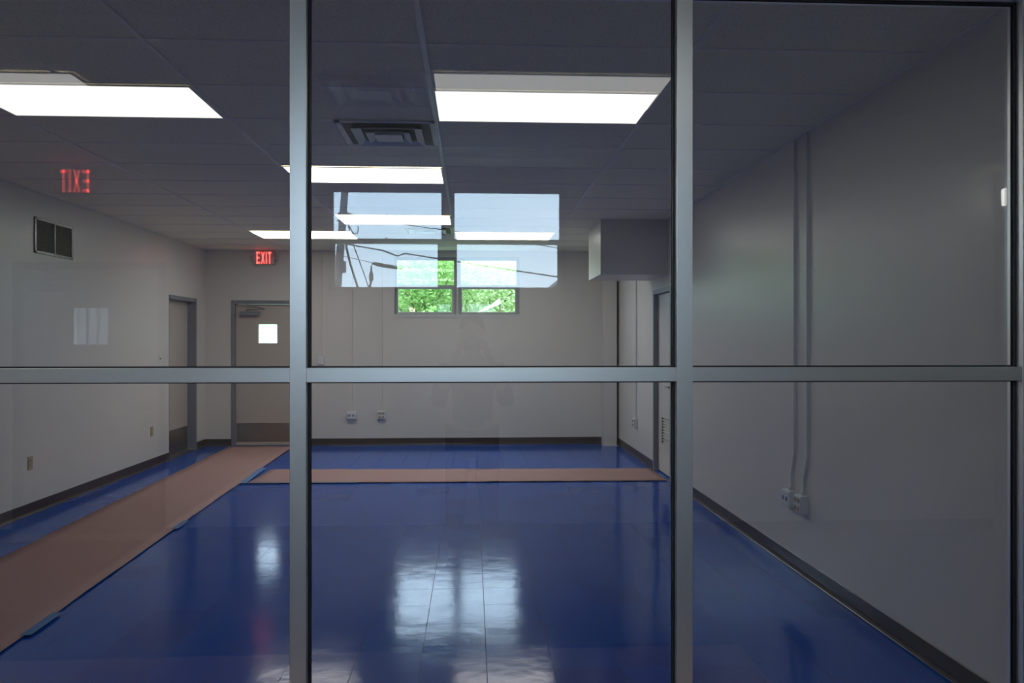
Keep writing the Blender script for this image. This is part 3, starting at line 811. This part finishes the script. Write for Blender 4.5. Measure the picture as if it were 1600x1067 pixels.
# ------------------------------------------------------------------ small wall light at the far right of the near side
t = thing('wall_lamp', 'small bright wall light reflected near the right edge of the glass', 'wall light', (XRN, MIR - 5.98, 2.60), -math.pi / 2)
b = nb(); box(b, -.05, .05, -.012, 0, -.085, .085); obj('lamp_base', b, M_white, t, bevel=.004)
b = nb(); box(b, -.032, .032, -.035, -.012, -.065, .065); obj('lamp_shade', b, M_panel_far, t, bevel=.006)

# ------------------------------------------------------------------ the photographer, seen only as a faint reflection
M_skin = mat('skin', (.45, .28, .20), .5); M_hair = mat('dark_hair', (.03, .022, .018), .6)
M_shirt = mat('dark_shirt', (.045, .05, .06), .85, noise=(20, .1)); M_trs = mat('dark_trousers', (.03, .033, .045), .85, noise=(20, .1))
M_shoe = mat('black_leather', (.015, .015, .015), .4)

def skin_mesh(name, verts, edges, m, parent=None, root=0, sub=2):
    me = bpy.data.meshes.new(name); me.from_pydata([v[0] for v in verts], edges, []); me.update()
    o = bpy.data.objects.new(name, me); sc.collection.objects.link(o)
    me.materials.append(m)
    if parent: o.parent = parent
    o.modifiers.new('skin', 'SKIN')
    if not me.skin_vertices: me.attributes.new('skin', 'FLOAT', 'POINT')
    for i, v in enumerate(verts):
        rr = v[1] if isinstance(v[1], tuple) else (v[1], v[1])
        me.skin_vertices[0].data[i].radius = rr; me.skin_vertices[0].data[i].use_root = (i == root)
    ss = o.modifiers.new('subsurf', 'SUBSURF'); ss.levels = ss.render_levels = sub
    return o
PYo = -.26
def figure():
    V_, E_ = [], []
    def add(p, r, prev=None):
        V_.append(((p[0], p[1] + PYo, p[2]), r))
        if prev is not None: E_.append((prev, len(V_) - 1))
        return len(V_) - 1
    pel = add((0, -.02, .88), (.15, .11)); wst = add((0, 0, 1.02), (.125, .095), pel); cst = add((0, .0, 1.20), (.15, .11), wst)
    upp = add((0, -.01, 1.32), (.12, .09), cst); nck = add((0, .0, 1.40), (.052, .055), upp); hd0 = add((0, .015, 1.47), (.066, .08), nck)
    hd1 = add((0, .01, 1.55), (.074, .092), hd0); add((0, .0, 1.625), (.055, .068), hd1)
    nose = add((0, .105, 1.525), .013, hd1)
    for sx in (-1, 1):
        add((sx * .078, -.005, 1.53), .016, hd1)
        hip = add((sx * .095, -.02, .83), (.085, .09), pel); kn = add((sx * .11, .01, .46), (.055, .06), hip)
        cf = add((sx * .115, -.02, .32), (.05, .056), kn); an = add((sx * .12, -.03, .09), (.034, .038), cf)
        add((sx * .135, .10, .045), (.036, .026), an)
        sh = add((sx * .175, -.01, 1.30), (.058, .06), upp); el = add((sx * .235, .03, 1.06), .042, sh)
        mid = add((sx * .19, .09, 1.20), .036, el); wr = add((sx * .115, .135, 1.385), .025, mid)
        pm = add((sx * .088, .150, 1.44), (.030, .018), wr)
        for k, (dx, dz, ln) in enumerate(((.030, .040, .9), (.012, .048, 1), (-.006, .050, .95), (-.022, .046, .8))):
            a = add((sx * (.088 + dx * .6 - .012), .172, 1.44 + dz * .55), .0095, pm)
            c2 = add((sx * (.078 + dx * .5), .192, 1.44 + dz), .0088, a)
            add((sx * (.062 + dx * .4), .196, 1.445 + dz * 1.15 * ln), .0078, c2)
        th = add((sx * .070, .135, 1.445), .011, pm); add((sx * .052, .128, 1.462), .009, th)
    body = skin_mesh('person', V_, E_, M_skin)
    tag(body, 'person in dark clothes holding a camera up, faintly reflected in the glass', 'person')
    def sub(keep, grow, name, m):
        ix = {k: i for i, k in enumerate(keep)}
        vv = [(V_[k][0], tuple(q + grow for q in (V_[k][1] if isinstance(V_[k][1], tuple) else (V_[k][1],) * 2))) for k in keep]
        return skin_mesh(name, vv, [(ix[a], ix[c]) for a, c in E_ if a in ix and c in ix], m, body)
    # indices: pel 0 wst 1 cst 2 upp 3 nck 4; per side 35 nodes after the nose (8)
    n0, st = 9, (len(V_) - 9) // 2
    arms = [n0 + s * st + k for s in (0, 1) for k in (6, 7, 8)]
    legs = [n0 + s * st + k for s in (0, 1) for k in (1, 2, 3, 4)]
    sub([0, 1, 2, 3] + arms, .014, 'shirt', M_shirt)
    sub([0] + legs, .013, 'trousers', M_trs)
    for sx in (-1, 1):
        skin_mesh('shoe', [((sx * .12, PYo - .07, .045), (.040, .042)), ((sx * .127, PYo + .03, .042), (.044, .038)), ((sx * .14, PYo + .14, .034), (.044, .028))], [(0, 1), (1, 2)], M_shoe, body)
    b = nb(); bmesh.ops.create_uvsphere(b, u_segments=24, v_segments=14, radius=1)
    for v in list(b.verts):
        if v.co.z < -.15 or (v.co.y > .45 and v.co.z < .45): b.verts.remove(v)
    for v in b.verts: v.co = Vector((v.co.x * .086, v.co.y * .106 + PYo + .0, v.co.z * .105 + 1.575))
    h = obj('hair', b, M_hair, body, smooth=True); h.modifiers.new('s', 'SOLIDIFY').thickness = .01
figure()
t = thing('photo_camera', 'black camera held to the face of the reflected person', 'camera', (0, PYo + .165, 1.478))
b = nb(); box(b, -.062, .062, -.03, .03, -.045, .035); obj('camera_body', b, M_black, t, bevel=.008)
b = nb(); box(b, -.022, .022, -.03, .02, .035, .06); obj('viewfinder_hump', b, M_black, t, bevel=.006)
b = nb(); cyl(b, (0, .055, -.005), 'y', .033, .05, 24); obj('camera_lens', b, M_black, t)
